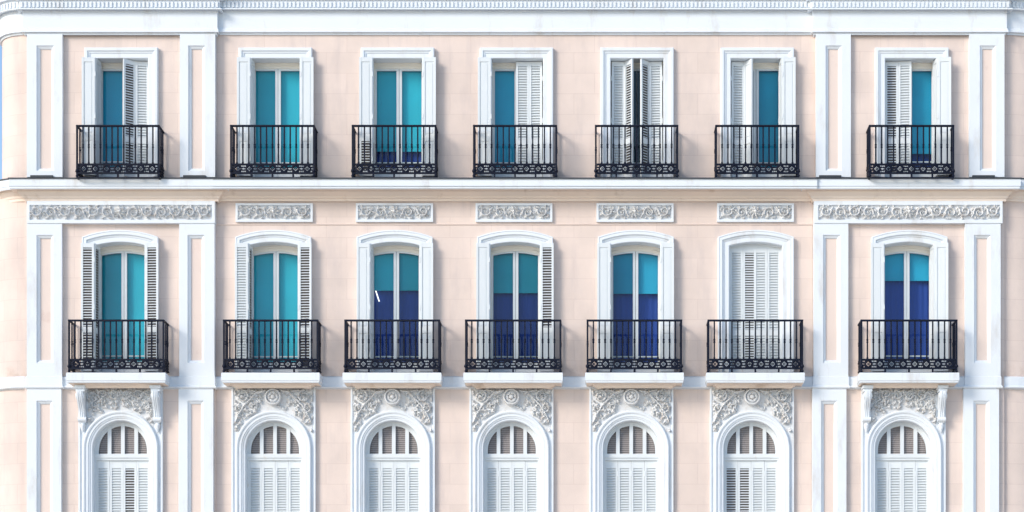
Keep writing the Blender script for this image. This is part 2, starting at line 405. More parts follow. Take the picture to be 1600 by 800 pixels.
# ------------------------------------------------------------------ carved reliefs: height grids raised with scrolls and leaves
class Relief:
    gain = 1.5
    def __init__(s, x0, x1, z0, z1, step):
        s.x = np.arange(x0, x1 + step / 2, step); s.z = np.arange(z0, z1 + step / 2, step)
        s.X, s.Z = np.meshgrid(s.x, s.z); s.h = np.zeros_like(s.X)
    def seg(s, p, q, r0, r1, h):
        px, pz = p; qx, qz = q; m = max(r0, r1)
        i0, i1 = np.searchsorted(s.x, [min(px, qx) - m, max(px, qx) + m]); j0, j1 = np.searchsorted(s.z, [min(pz, qz) - m, max(pz, qz) + m])
        if i1 <= i0 or j1 <= j0: return
        XX = s.X[j0:j1, i0:i1]; ZZ = s.Z[j0:j1, i0:i1]
        dx, dz = qx - px, qz - pz; l2 = dx * dx + dz * dz + 1e-12
        t = np.clip(((XX - px) * dx + (ZZ - pz) * dz) / l2, 0, 1)
        d = np.hypot(XX - px - t * dx, ZZ - pz - t * dz); r = r0 + (r1 - r0) * t
        v = h * s.gain * np.sqrt(np.clip(1 - (d / np.maximum(r, 1e-4)) ** 2, 0, 1)) 
        s.h[j0:j1, i0:i1] = np.maximum(s.h[j0:j1, i0:i1], v)
    def line(s, pts, r0, r1, h, h1=None):
        n = len(pts) - 1; h1 = h if h1 is None else h1
        for i in range(n):
            s.seg(pts[i], pts[i + 1], r0 + (r1 - r0) * i / n, r0 + (r1 - r0) * (i + 1) / n, h + (h1 - h) * i / n)
    def groove(s, pts, r, depth):
        depth /= 1; keep = s.h.copy(); s.h[:] = 0; s.line(pts, r, r, depth); s.h = np.maximum(keep - s.h, 0)
    def scroll(s, cx, cz, R, a0, turns, sgn, r0=.02, h=.05):
        n = int(26 * turns); pts = []
        for k in range(n + 1):
            t = k / n; rr = R * (1 - t) ** .8 + .006; a = a0 + sgn * turns * 2 * math.pi * t
            pts.append((cx + rr * math.cos(a), cz + rr * math.sin(a)))
        s.line(pts, r0, r0 * .45, h); s.disc(cx, cz, r0 * 1.05, h * 1.15)
        return pts
    def disc(s, cx, cz, r, h): s.seg((cx, cz), (cx + 1e-4, cz), r, r, h)
    def leaf(s, x, z, a, ln, wd, h, lobes=3):
        dx, dz = math.cos(a), math.sin(a); pts = []
        for k in range(7):
            t = k / 6; b = a + .5 * t * t
            pts.append((x + ln * t * math.cos(b), z + ln * t * math.sin(b)))
        n = 6
        for i in range(n):
            s.seg(pts[i], pts[i + 1], wd * math.sin(math.pi * (.15 + .8 * i / n)), wd * math.sin(math.pi * (.15 + .8 * (i + 1) / n)), h)
        for k in range(lobes):
            t = (k + .7) / (lobes + .5); i = int(t * 6)
            for sg in (-1, 1):
                b = a + sg * .95
                s.seg(pts[i], (pts[i][0] + wd * 2.0 * math.cos(b), pts[i][1] + wd * 2.0 * math.sin(b)), wd * .55, wd * .2, h * .8)
        s.groove(pts, wd * .16, h * .5)
    def build(s, name, parent, y, mat, keep=None, label=None):
        ny, nx = s.h.shape
        hh = s.h.copy(); hh[0, :] = hh[-1, :] = -.02; hh[:, 0] = hh[:, -1] = -.02
        mask = np.ones_like(hh, bool) if keep is None else keep(s.X, s.Z)
        vs = np.stack([s.X, y - hh, s.Z], -1).reshape(-1, 3)
        idx = np.arange(ny * nx).reshape(ny, nx)
        q = np.stack([idx[:-1, :-1], idx[:-1, 1:], idx[1:, 1:], idx[1:, :-1]], -1)
        ok = mask[:-1, :-1] & mask[:-1, 1:] & mask[1:, 1:] & mask[1:, :-1]
        fs = q[ok]
        me = bpy.data.meshes.new(name); me.from_pydata(vs.tolist(), [], fs.tolist()); me.materials.append(mat)
        bm = bmesh.new(); bm.from_mesh(me)
        bmesh.ops.delete(bm, geom=[v for v in bm.verts if not v.link_faces], context='VERTS')
        bm.to_mesh(me); bm.free()
        me.polygons.foreach_set('use_smooth', [True] * len(me.polygons))
        return link(name, me, parent, label=label)

def frieze(W, H, rng):
    """scrolling acanthus about a centre flower; local coords centred"""
    r = Relief(-W / 2, W / 2, -H / 2, H / 2, .0085)
    nsc = max(2, int(W / 2 / .30)); p = (W / 2 - .13) / nsc
    for sx in (-1, 1):
        prev = None
        for k in range(nsc):
            cx = sx * (.13 + p * (k + .5)); up = 1 if k % 2 == 0 else -1
            cz = -up * H * .05; R = min(H * .36, p * .42)
            a0 = math.pi if sx > 0 else 0
            pts = r.scroll(cx, cz, R, a0 + sx * up * .3, 1.5, -up * sx, .017, .055)
            st = (sx * (.13 + p * k), up * H * -.34); mid = (sx * (.13 + p * (k + .12)), -up * H * .1)
            r.line([st, mid, pts[0]], .014, .018, .045)
            for q in range(6):
                a = q * 1.05 + rng.uniform(-.3, .3)
                r.leaf(cx + R * 1.0 * math.cos(a), cz + R * .95 * math.sin(a), a + sx * .8, rng.uniform(.06, .11), rng.uniform(.014, .022), rng.uniform(.03, .05), 2)
            for q in range(4):
                r.leaf(sx * (.13 + p * (k + rng.uniform(.0, 1))), rng.uniform(-.4, .4) * H, rng.uniform(0, 6.3), rng.uniform(.05, .09), rng.uniform(.012, .02), .034, 2)
    # centre: ring flower
    for q in range(8):
        a = q * math.pi / 4
        r.leaf(.02 * math.cos(a), .02 * math.sin(a), a, H * .40, .026, .06, 0)
    r.disc(0, 0, .035, .085)
    return r
def put_frieze(px0, px1, py0, py1, yf, parent, seed, label=None):
    p = parent
    x0, x1 = X(px0, yf), X(px1, yf); z0, z1 = Z(py1, yf), Z(py0, yf)
    r = frieze(x1 - x0, z1 - z0, random.Random(seed))
    o = r.build('relief', p, 0, M['relief'])
    o.location = ((x0 + x1) / 2, yf, (z0 + z1) / 2)
    return o
# end-bay entablature under the mid cornice
for (a0, a1, r0, r1, sd_) in ((42, 335.5, 46, 331, 3), (1272, 1566.5, 1278.5, 1562.5, 9)):
    p = empty('frieze', B); yf = -PIL - .02
    mb = MB()
    x0, x1 = X(a0, yf), X(a1, yf); b0, b1 = X(r0, yf), X(r1, yf)
    z0, z1, c0, c1 = Z(348.5, yf), Z(314, yf), Z(343.5, yf), Z(320, yf)
    def R4(x0, x1, z0, z1, y): return [(x0, y, z0), (x1, y, z0), (x1, y, z1), (x0, y, z1)]
    mb.grid([R4(x0, x1, z0, z1, -.02), R4(x0, x1, z0, z1, yf), R4(b0, b1, c0, c1, yf), R4(b0 + .01, b1 - .01, c0 + .01, c1 - .01, yf + .05)], True)
    mb.add(R4(b0 + .008, b1 - .008, c0 + .008, c1 - .008, yf + .049), [(0, 1, 2, 3)])
    mb.build('frame', M['trim'], p)
    put_frieze(r0 + .6, r1 - .6, 320.4, 343, yf + .045, p, sd_)
for k, (a0, a1) in enumerate(((368, 488.5), (556, 676.5), (743, 863), (932, 1052.5), (1120.5, 1240.5))):
    p = empty('frieze', B); yf = -.06; mb = MB()
    x0, x1 = X(a0, yf), X(a1, yf); b0, b1 = X(a0 + 3.2, yf), X(a1 - 3.2, yf)
    z0, z1, c0, c1 = Z(346.5, yf), Z(317.5, yf), Z(343, yf), Z(320.5, yf)
    mb.grid([R4(x0, x1, z0, z1, .01), R4(x0, x1, z0, z1, yf), R4(b0, b1, c0, c1, yf), R4(b0 + .008, b1 - .008, c0 + .008, c1 - .008, yf + .045)], True)
    mb.add(R4(b0 + .006, b1 - .006, c0 + .006, c1 - .006, yf + .044), [(0, 1, 2, 3)])
    mb.build('frame', M['trim'], p)
    put_frieze(a0 + 3.6, a1 - 3.6, 320.8, 342.6, yf + .042, p, 20 + k % 2)

# ------------------------------------------------------------------ opening outlines
def outline(kind, w_, ztop, rise, zbot, t, n=14):
    """left foot, up, over, down to the right foot; offset t outwards. centred on x = 0"""
    if kind == 'rect': return [(-w_ - t, zbot), (-w_ - t, ztop + t), (w_ + t, ztop + t), (w_ + t, zbot)]
    if kind == 'round':
        zc = ztop - w_; n = 28
        return [(-w_ - t, zbot)] + [(-(w_ + t) * math.cos(math.pi * k / n), zc + (w_ + t) * math.sin(math.pi * k / n)) for k in range(n + 1)] + [(w_ + t, zbot)]
    R = (w_ * w_ + rise * rise) / (2 * rise); zc = ztop - R
    am = math.asin(min(1, (w_ + t) / (R + t)))
    return [(-w_ - t, zbot)] + [((R + t) * math.sin(-am + 2 * am * k / n), zc + (R + t) * math.cos(-am + 2 * am * k / n)) for k in range(n + 1)] + [(w_ + t, zbot)]
def usweep(mb, prof, cx, yoff, *a):        # prof (t, y)
    mb.grid([[(cx + x, yoff + y, z) for x, z in outline(*a, t)] for t, y in prof])

# ------------------------------------------------------------------ shutter leaves (cached meshes, origin at the hinge foot)
LW = .274
cache = {}
def leaf_mesh(h, style, w_=LW, flip=False):
    key = (round(h, 3), style, round(w_, 3), flip)
    if key in cache: return cache[key]
    mb = MB(); t = .018; st = .045; sg = -1 if flip else 1
    mb.box(.002, st, -t, t, 0, h); mb.box(w_ - st, w_ - .002, -t, t, 0, h)
    zones = {'row1': [(.10, .72), (.84, h - .09)], 'row2': [(.10, .80), (.92, h - .09)], 'row3': [(.12, 1.05), (1.18, h - .24)]}[style.split('_')[0]]
    kinds = style.split('_')[1]
    cuts = [0] + [z for zn in zones for z in zn] + [h]
    for a_, b_ in zip(cuts[::2], cuts[1::2]): mb.box(st, w_ - st, -t + .003, t - .003, a_, b_)
    for (z0, z1), kd in zip(zones, kinds):
        if kd == 's':
            mb.box(st, w_ - st, -.002, .002, z0, z1)
            mb.box(st + .025, w_ - st - .025, -.011, .011, z0 + .035, z1 - .035)
        else:
            tilt, d, sp = {'c': (rad(48), .046, .054), 'm': (rad(40), .042, .052), 'd': (rad(30), .040, .054)}[kd]
            n = int((z1 - z0) / sp)
            for k in range(n):
                zc = z0 + (k + .5) * (z1 - z0) / n
                fy, fz = d / 2 * math.cos(tilt) * sg, d / 2 * math.sin(tilt)
                th = .0045
                mb.prism_x([(-fy, zc - fz - th), (fy, zc + fz - th), (fy, zc + fz + th), (-fy, zc - fz + th)], st - .004, w_ - st + .004)
            if kd in 'dm': mb.mi = 1  # dark board paints the shade seen between slats
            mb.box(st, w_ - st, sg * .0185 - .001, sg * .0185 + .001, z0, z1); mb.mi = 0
    # hinges
    for hz in (.35, h * .5, h - .35): mb.box(-.012, .016, -t - .006, t + .006, hz - .05, hz + .05)
    me = mb.mesh('shutter', [M['shutter'], M['louvre_back']]); cache[key] = me  # louvre_back paints the shade between slats
    return me
def bifold(win, cx, side, y0, zb, h, a1, a2, s1, s2, hw=HW):
    """two leaves hinged on a jamb; angles: 0 = across the opening, 90 = straight out, 180 = folded back on the wall"""
    hx = hw - .022
    if a1 >= 96: hx -= .05
    x, y = cx + side * hx, y0; a1 += random.uniform(-1, 1); a2 += random.uniform(-1.2, 1.2)
    for a_, st in ((a1, s1), (a2, s2)):
        if st is None: return
        t = rad(a_)
        dx, dy = -side * math.cos(t), -math.sin(t)
        me = leaf_mesh(h, st, LW, dx < -.02)
        link('shutter', me, win, (x, y, zb), math.atan2(dy, dx))
        x += dx * LW; y += dy * LW

# ------------------------------------------------------------------ window joinery
YS = .25   # sash plane
def sash_pane(win, cx, yo_, kind, zt, rise, zb, left=True, right=True, blind='teal', split=None, tilt=0, mull=True):  # blind: tone of the sheet painted as mirrored sky
    """frame, two glazed leaves, and sheets behind coloured like the reflections in the panes"""
    HD = .155            # header depth (transom box)
    y = yo_ + YS
    args = (kind, HW, zt, rise, zb)
    mb = MB()
    # outer frame with stepped header
    inner = HW - .045
    zt2 = zt - HD
    def ring(w1, zt1, w2, zt2_, y1, y2):
        o1 = outline(kind, w1, zt1, rise, zb, 0); o2 = outline(kind, w2, zt2_, rise * (w2 / w1) ** 2, zb, 0)
        mb.grid([[(cx + x, y2, z) for x, z in o1], [(cx + x, y1, z) for x, z in o1], [(cx + x, y1, z) for x, z in o2], [(cx + x, y2, z) for x, z in o2]])
    ring(HW + .01, zt + .01, inner, zt - .06, y - .02, y + .08)
    ring(inner + .01, zt - .055, inner - .004, zt - .115, y + .0, y + .08)
    mb.box(cx - inner, cx + inner, y, y + .08, zb, zb + .05)
    mb.build('frame', M['sash'], win)
    # leaves
    zl = zt - .10; st = .045
    for sgn, on in ((-1, left), (1, right)):
        if not on: continue
        mb = MB(); x0, x1 = (cx - inner, cx - .004) if sgn < 0 else (cx + .004, cx + inner)
        # arch top: use outline z at x
        def topz(x, d):
            if rise <= 0: return zl - d
            w2 = inner; r2 = rise * (inner / HW) ** 2; R = (w2 * w2 + r2 * r2) / (2 * r2)
            return zl - R - d + math.sqrt(max(R * R - (x - cx) ** 2, 0))
        nx = 8; g0 = x0 + st if sgn > 0 else x0 + st * .75; g1 = x1 - st * .75 if sgn > 0 else x1 - st
        md = .052 if mull else .002
        if sgn < 0: g0, g1 = x0 + .035, x1 - md
        else: g0, g1 = x0 + md, x1 - .035
        yl = y + .02
        mb.box(x0, g0, yl, yl + .045, zb + .05, topz((x0 + g0) / 2, .0)); mb.box(g1, x1, yl, yl + .045, zb + .05, topz((x1 + g1) / 2, .0))
        mb.box(g0, g1, yl, yl + .045, zb + .05, zb + .29)
        mb.box(g0, g1, yl + .03, yl + .06, zb + .40, zb + .425)
        xs = [g0 + (g1 - g0) * k / nx for k in range(nx + 1)]
        mb.grid([[(x, yl, topz(x, 0)) for x in xs], [(x, yl, topz(x, .05)) for x in xs], [(x, yl + .045, topz(x, .05)) for x in xs]])
        mb.build('sash', M['shutter'], win)
        mb = MB(); yp = yl + .022
        tl = math.tan(rad(tilt))
        mb.add([(x, yp, zb + .29) for x in xs] + [(x, yp, topz(x, .045)) for x in reversed(xs)], [tuple(range(2 * len(xs)))])
        mb.build('pane', M['glass'], win)
        # flat sheet painted as the sky mirrored in the pane
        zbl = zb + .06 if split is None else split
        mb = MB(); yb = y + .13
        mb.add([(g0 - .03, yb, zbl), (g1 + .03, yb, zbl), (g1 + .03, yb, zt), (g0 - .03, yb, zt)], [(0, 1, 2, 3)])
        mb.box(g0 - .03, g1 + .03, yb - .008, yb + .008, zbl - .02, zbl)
        mb.build('blind', M['blind_' + blind], win)  # sheet stands in for the sky mirrored in the pane
        if split is not None:  # navy sheet painted as the building mirrored below its roofline
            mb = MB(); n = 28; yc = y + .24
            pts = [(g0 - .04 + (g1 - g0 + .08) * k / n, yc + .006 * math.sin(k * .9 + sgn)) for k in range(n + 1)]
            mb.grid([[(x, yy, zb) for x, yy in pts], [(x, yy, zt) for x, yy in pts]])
            mb.build('curtain', M['curtain'], win, smooth=True)  # sheet stands in for the dark building mirrored in the glass
    # black-out behind everything
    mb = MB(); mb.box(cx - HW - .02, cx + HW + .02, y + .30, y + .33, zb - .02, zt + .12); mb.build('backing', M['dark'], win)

def surround(win, cx, yo_, kind, hw, zt, rise, zb, prof, mat='trim'):
    mb = MB(); usweep(mb, prof, cx, yo_, kind, hw, zt, rise, zb); return mb.build('surround', M[mat], win)
SUR = [(0, .34), (0, -.045), (.012, -.055), (.10, -.055), (.105, -.068), (.125, -.072), (.14, -.082), (.15, -.095), (.20, -.095), (.212, -.085), (.215, -.06), (.215, .02)]
SUR2 = [(0, .34), (0, -.045), (.012, -.055), (.10, -.055), (.105, -.066), (.13, -.072), (.14, -.085), (.15, -.10), (.205, -.10), (.215, -.11), (.238, -.105), (.24, .02)]

# ---- row 1
R1 = [  # left: a1,a2,s1,s2  right: a1,a2,s1,s2  sheet tone, roofline split
    dict(l=(100, 178, 'row1_ss', 'row1_ss'), r=(6, 40, 'row1_cc', 'row1_mm'), blind='azure', split=None, lab='leaf ajar'),
    dict(l=(97, 179, 'row1_ss', 'row1_ss'), r=(92, 179, 'row1_ss', 'row1_ss'), blind='teal', split=None),
    dict(l=(88, 178, 'row1_ds', 'row1_ds'), r=(92, 178, 'row1_ss', 'row1_ss'), blind='teal', split=236),
    dict(l=(90, 179, 'row1_ss', 'row1_ss'), r=(-2, 3, 'row1_cc', 'row1_cc'), blind='azure', split=None),
    dict(l=(-4, 52, 'row1_cc', 'row1_mm'), r=(-4, 50, 'row1_cc', 'row1_mm'), blind='deep', split=None),
    dict(l=(-6, 58, 'row1_cc', 'row1_ss'), r=(97, 178, 'row1_ss', 'row1_ss'), blind='azure', split=None),
    dict(l=(2, 8, 'row1_mm', 'row1_cc'), r=(101, 172, 'row1_ss', 'row1_ss'), blind='blue', split=241),
]
for i, cfg in enumerate(R1):
    yy = yo(i); cx = X(W1c[i], yy - .09); zt = Z(91, yy - .055); zb = FZ[1]
    win = empty('window', B, label='rectangular top row French window with white shutters' if i in () else None)
    surround(win, cx, yy, 'rect', HW, zt, 0, zb, SUR)
    h = zt - zb - .03
    bifold(win, cx, -1, yy + .13, zb + .015, h, *cfg['l']); bifold(win, cx, 1, yy + .13, zb + .015, h, *cfg['r'])
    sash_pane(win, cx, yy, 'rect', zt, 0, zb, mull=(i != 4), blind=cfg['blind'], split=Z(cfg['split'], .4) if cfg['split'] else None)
R1LAB = {0: 'top row window at the left end, right shutter half folded', 4: 'top row window with both louvred shutters nearly closed', 6: 'top row window at the right end, left shutter closed'}
for o in [o for o in B.children if o.name.startswith('window')]:
    k = [o2 for o2 in B.children if o2.name.startswith('window')].index(o)
    if k in R1LAB: o['label'] = R1LAB[k]
# ---- row 2
RISE = .078
R2 = [
    dict(l=(100, 179, 'row2_dd', 'row2_dd'), r=(92, 178, 'row2_dd', 'row2_dd'), blind='green', split=None),  # blind: tone of the mirrored-sky sheet
    dict(l=(97, 179, 'row2_dd', 'row2_cc'), r=(92, 178, 'row2_dd', 'row2_dd'), blind='green', split=None),
    dict(l=(96, 179, 'row2_ss', 'row2_ss'), r=(92, 178, 'row2_ss', 'row2_ss'), blind='teal', split=453),
    dict(l=(90, 178, 'row2_ss', 'row2_ss'), r=(91, 178, 'row2_sd', 'row2_sd'), blind='teal', split=457),
    dict(l=(91, 179, 'row2_ss', 'row2_ss'), r=(88, 177, 'row2_ss', 'row2_ss'), blind='blue', split=458),
    dict(l=(0, 0, 'row2_cc', 'row2_mm'), r=(0, 0, 'row2_cc', 'row2_cc'), blind=None, split=None),
    dict(l=(92, 179, 'row2_ss', 'row2_ss'), r=(100, 173, 'row2_ss', 'row2_ss'), blind='blue', split=439),
]
for i, cfg in enumerate(R2):
    yy = yo(i); cx = X(W2c[i], yy - .09); zt = Z(378, yy - .055); zb = FZ[2]
    win = empty('window', B, label={2: 'arched window with a lamp standing for a glint in its blue glass', 5: 'arched window with all four louvred shutters closed'}.get(i))  # the lamp is a glowing tube standing for a mirrored glint
    surround(win, cx, yy, 'seg', HW, zt, RISE, zb, SUR2)
    hs_ = (Z(380, yy - .14) if cfg['blind'] else zt - RISE - .015) - zb - .015
    bifold(win, cx, -1, yy + .13, zb + .015, hs_, *cfg['l']); bifold(win, cx, 1, yy + .13, zb + .015, hs_, *cfg['r'])
    if cfg['blind']:
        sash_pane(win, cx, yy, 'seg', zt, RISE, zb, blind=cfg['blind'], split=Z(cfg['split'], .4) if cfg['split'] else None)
    else:
        mb = MB(); usweep(mb, [(.01, .16), (.01, .10), (-.03, .10), (-.03, .16)], cx, yy, 'seg', HW, zt, RISE, zb)
        o = outline('seg', HW - .02, zt - .02, RISE, zt - RISE - .03, 0)
        mb.add([(cx + x, yy + .12, z) for x, z in o], [tuple(range(len(o)))])
        mb.build('frame', M['shutter'], win)
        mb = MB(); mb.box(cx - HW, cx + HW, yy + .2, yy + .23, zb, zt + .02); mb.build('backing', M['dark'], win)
# ---- row 3: tall round-headed windows with louvred shutters and fanlight
def arch_plate(mb, cx, y, R, zc, x0, x1, z0, z1, yb):
    """flat plate between an arch of radius R and the rectangle x0..x1, top z1"""
    angs = sorted(set([math.pi * k / 36 for k in range(37)] + [math.atan2(z1 - zc, x1 - cx), math.atan2(z1 - zc, x0 - cx)]))
    arc = [(cx + R, z0)] + [(cx + R * math.cos(t), zc + R * math.sin(t)) for t in angs] + [(cx - R, z0)]
    rect = [(x1, z0)]
    for t in angs:
        c, s_ = math.cos(t), math.sin(t); k = 1e9
        if c > 1e-6: k = min(k, (x1 - cx) / c)
        if c < -1e-6: k = min(k, (x0 - cx) / c)
        if s_ > 1e-6: k = min(k, (z1 - zc) / s_)
        rect.append((cx + k * c, zc + k * s_))
    rect.append((x0, z0))
    mb.grid([[(x, y, z) for x, z in arc], [(x, y, z) for x, z in rect], [(x, yb, z) for x, z in rect]])
SUR3 = [(0, .3), (0, -.05), (.012, -.06), (.045, -.06), (.05, -.075), (.075, -.082), (.085, -.095), (.135, -.095), (.14, -.11), (.165, -.122), (.185, -.12), (.2, -.10), (.205, -.04)]
R3 = [('row3_oo', 'c'), ] 
dark3 = {0: (2,), 5: (0, 1)}
def spandrel(W, zspan, R, seed, consoles):
    rng = random.Random(seed)
    r = Relief(-W / 2, W / 2, 0, zspan, .0095)   # z = 0 is the arch centre
    zt = zspan
    for sx in (-1, 1):
        if not consoles:
            r.scroll(sx * (W / 2 - .19), zt - .17, .12, math.pi / 2, 1.6, sx, .02, .06)
            r.scroll(sx * (W / 2 - .13), zt - .43, .085, math.pi / 2, 1.4, -sx, .017, .055)
            r.line([(sx * .2, zt - .07), (sx * .34, zt - .09), (sx * .44, zt - .2), (sx * .6, zt - .36), (sx * .72, zt - .55), (sx * .78, zt - .7)], .03, .012, .055)
            r.line([(sx * .16, zt - .05), (sx * .3, zt - .12), (sx * .42, zt - .06), (sx * .6, zt - .05)], .02, .012, .06)
            n = 26
        else:
            r.scroll(sx * .13, zt - .16, .085, math.pi / 2, 1.5, sx, .017, .06)
            r.scroll(sx * .36, zt - .13, .10, -math.pi / 2, 1.5, sx, .018, .065)
            r.scroll(sx * .52, zt - .34, .07, math.pi / 2, 1.4, -sx, .015, .06)
            n = 24
        n = int(n * 3.2)
        for k in range(n * 6):
            x = rng.uniform(.05, W / 2 - .03); z = rng.uniform(0.2, zt - .02)
            if math.hypot(x, z) < R + .03 or (not consoles and math.hypot(x, z - zt + .18) < .27): continue
            n -= 1
            if n < 0: break
            a_ = math.atan2(z, x) + rng.choice((-1, 1)) * rng.uniform(.4, 1.3)
            if sx < 0: a_ = math.pi - a_
            r.leaf(sx * x, z, a_, rng.uniform(.06, .13), rng.uniform(.013, .024), rng.uniform(.03, .065), 3)
    if consoles:
        r.leaf(0, zt - .02, -math.pi / 2, .16, .04, .07, 3)
    return r
rel_mesh = {}
for i in range(7):
    yy = yo(i); cx = X(W3c[i], yy - .09); zt = Z(657, yy - .055); zb = FZ[3]; zc = zt - HW3
    win = empty('window', B)
    yp = yy - .05
    surround(win, cx, yy, 'round', HW3, zt, 0, zb, SUR3)
    xl, xr = cx - 65.5 / S, cx + 65.5 / S
    zpt = Z(606, yp)
    mb = MB(); arch_plate(mb, cx, yp, HW3 + .19, zc, xl, xr, zb, zpt, yy + .01)
    # slim raised borders down both sides
    mb.box(xl, xl + .035, yp - .03, yp + .005, zb, zpt); mb.box(xr - .035, xr, yp - .03, yp + .005, zb, zpt)
    mb.build('spandrel_panel', M['trim'], win)
    cons = bay(i)
    key = cons
    if key not in rel_mesh:
        W = 2 * (65.5 / S) - (.38 if cons else .09); R_ = HW3 + .205
        r = spandrel(W, zpt - .01 - zc, R_, 5 if cons else 11, cons)
        o = r.build('relief', win, 0, M['relief'], keep=lambda XX, ZZ: (np.hypot(XX, ZZ) > R_ - .01) & (ZZ > .35))
        rel_mesh[key] = o.data
    else: o = link('relief', rel_mesh[key], win)
    o.location = (cx, yp - .003, zc)
    if not cons:
        mb = MB(); cz = Z(620, yp - .1); rr = .172
        mb.lathe_y(cx, cz, [(rr, yp), (rr, yp - .11), (rr - .012, yp - .135), (rr - .03, yp - .14), (rr - .044, yp - .08), (rr - .062, yp - .075), (rr - .068, yp - .12), (rr - .086, yp - .125), (.07, yp - .07),
                            (.055, yp - .07), (.05, yp - .12), (.03, yp - .15), (.001, yp - .16)], 28)
        for q in range(6):
            t = q * math.pi / 3 + .2
            mb.tube([(cx + .075 * math.cos(t + s_), yp - .11, cz + .075 * math.sin(t + s_)) for s_ in (-.5, -.2, .2, .5)], [.008, .018, .018, .008], 6)
        mb.build('rosette', M['relief'], win, smooth=False)
    # shutters
    ys = yy + .15; zs = Z(713, ys); lw = (2 * HW3 - .06) / 4
    hx0 = cx - HW3 + .03
    for k in range(4):
        op = k in dark3.get(i, ())
        me = leaf_mesh(zs - zb - .02, 'row3_' + ('dd' if op else 'cc'), lw)
        link('shutter', me, win, (hx0 + k * lw, ys + .02, zb + .01), rad(random.uniform(-1.4, 1.4)))
    # frame and fanlight
    mb = MB(); yf_ = ys - .03
    usweep(mb, [(.01, .25), (.01, yf_ - yy), (-.045, yf_ - yy), (-.045, yf_ - yy + .06)], cx, yy, 'round', HW3, zt, 0, zb)
    zf0, zf1 = Z(715.5, yf_), Z(709.5, yf_)
    mb.box(cx - HW3, cx + HW3, yf_ - .025, yf_ + .06, zf0, zf1); mb.box(cx - HW3, cx + HW3, yf_ - .005, yf_ + .06, zf0 - .05, zf0)
    mb.build('frame', M['shutter'], win)
    fl = MB(); ri = HW3 - .04
    for k, xm in enumerate((-lw, 0, lw)):
        ztm = zc + math.sqrt(ri * ri - xm * xm)
        fl.box(cx + xm - .038, cx + xm + .038, yf_ + .005, yf_ + .05, zf1, ztm)
    # frame segments at both ends
    fl.box(cx - HW3 + .03, cx - HW3 + .085, yf_ + .01, yf_ + .05, zf1, zc + .12); fl.box(cx + HW3 - .085, cx + HW3 - .03, yf_ + .01, yf_ + .05, zf1, zc + .12)
    o_ = outline('round', HW3 - .04, zt - .04, 0, zf1, 0); o2 = outline('round', HW3 - .085, zt - .085, 0, zf1, 0)
    fl.grid([[(cx + x, yf_ + .012, z) for x, z in o_], [(cx + x, yf_ + .012, z) for x, z in o2], [(cx + x, yf_ + .05, z) for x, z in o2]])
    fl.build('fanlight', M['shutter'], win)
    sl = MB(); z = zf1 + .01
    while z < zc + ri - .03:
        half = math.sqrt(max(ri * ri - max(z - zc, 0) ** 2, 0)) - .01
        sl.prism_x([(ys + .02, z), (ys + .045, z + .03), (ys + .045, z + .036), (ys + .02, z + .006)], cx - half, cx + half)
        z += .042
    sl.build('louvre', M['slat'], win)
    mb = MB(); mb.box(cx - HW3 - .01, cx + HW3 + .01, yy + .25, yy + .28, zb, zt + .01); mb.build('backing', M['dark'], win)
    # scrolled consoles carrying the end-bay balconies
    if cons:
        for sx in (-1, 1):
            xc = cx + sx * .775; hw_ = .066; z1 = Z(600, -.4)
            mb = MB(); y0 = yp
            mb.box(xc - .108, xc + .108, -.44, y0 + .005, z1 - .085, z1 - .03)
            mb.box(xc - .092, xc + .092, -.40, y0 + .005, z1 - .15, z1 - .085)
            pr = []
            n = 18
            for k in range(n + 1):
                t = k / n
                out = .27 * (1 - t) ** .75 + .05 + .035 * math.sin(t * 2 * math.pi * 1.15 + .3)
                pr.append((y0 - out, z1 - .15 - .62 * t))
            mb.prism_x([(y0 + .005, z1 - .15)] + pr + [(y0 + .005, z1 - .77)], xc - hw_, xc + hw_)
            for q in (-.036, 0, .036):
                mb.tube([(xc + q, y - .002, z) for y, z in pr], .014, 5)
            # scroll eyes at top and foot, pendant leaf below
            for (yy_, zz, rr) in ((y0 - .25, z1 - .24, .065), (y0 - .09, z1 - .70, .055)):
                mb.grid([[(xc + s_ * (hw_ + .018), yy_ + rr * math.cos(t), zz + rr * math.sin(t)) for t in [2 * math.pi * k / 14 for k in range(14)]] for s_ in (-1, 1)], True)
                for s_ in (-1, 1): mb.add([(xc + s_ * (hw_ + .018), yy_ + rr * math.cos(t), zz + rr * math.sin(t)) for t in [2 * math.pi * k / 14 for k in range(14)]], [tuple(range(14))])
            mb.lathe_z(xc, y0 - .05, [(.001, z1 - .98), (.02, z1 - .95), (.045, z1 - .88), (.06, z1 - .82), (.045, z1 - .78), (.05, z1 - .76)], 10)
            mb.build('console', M['trim'], win)

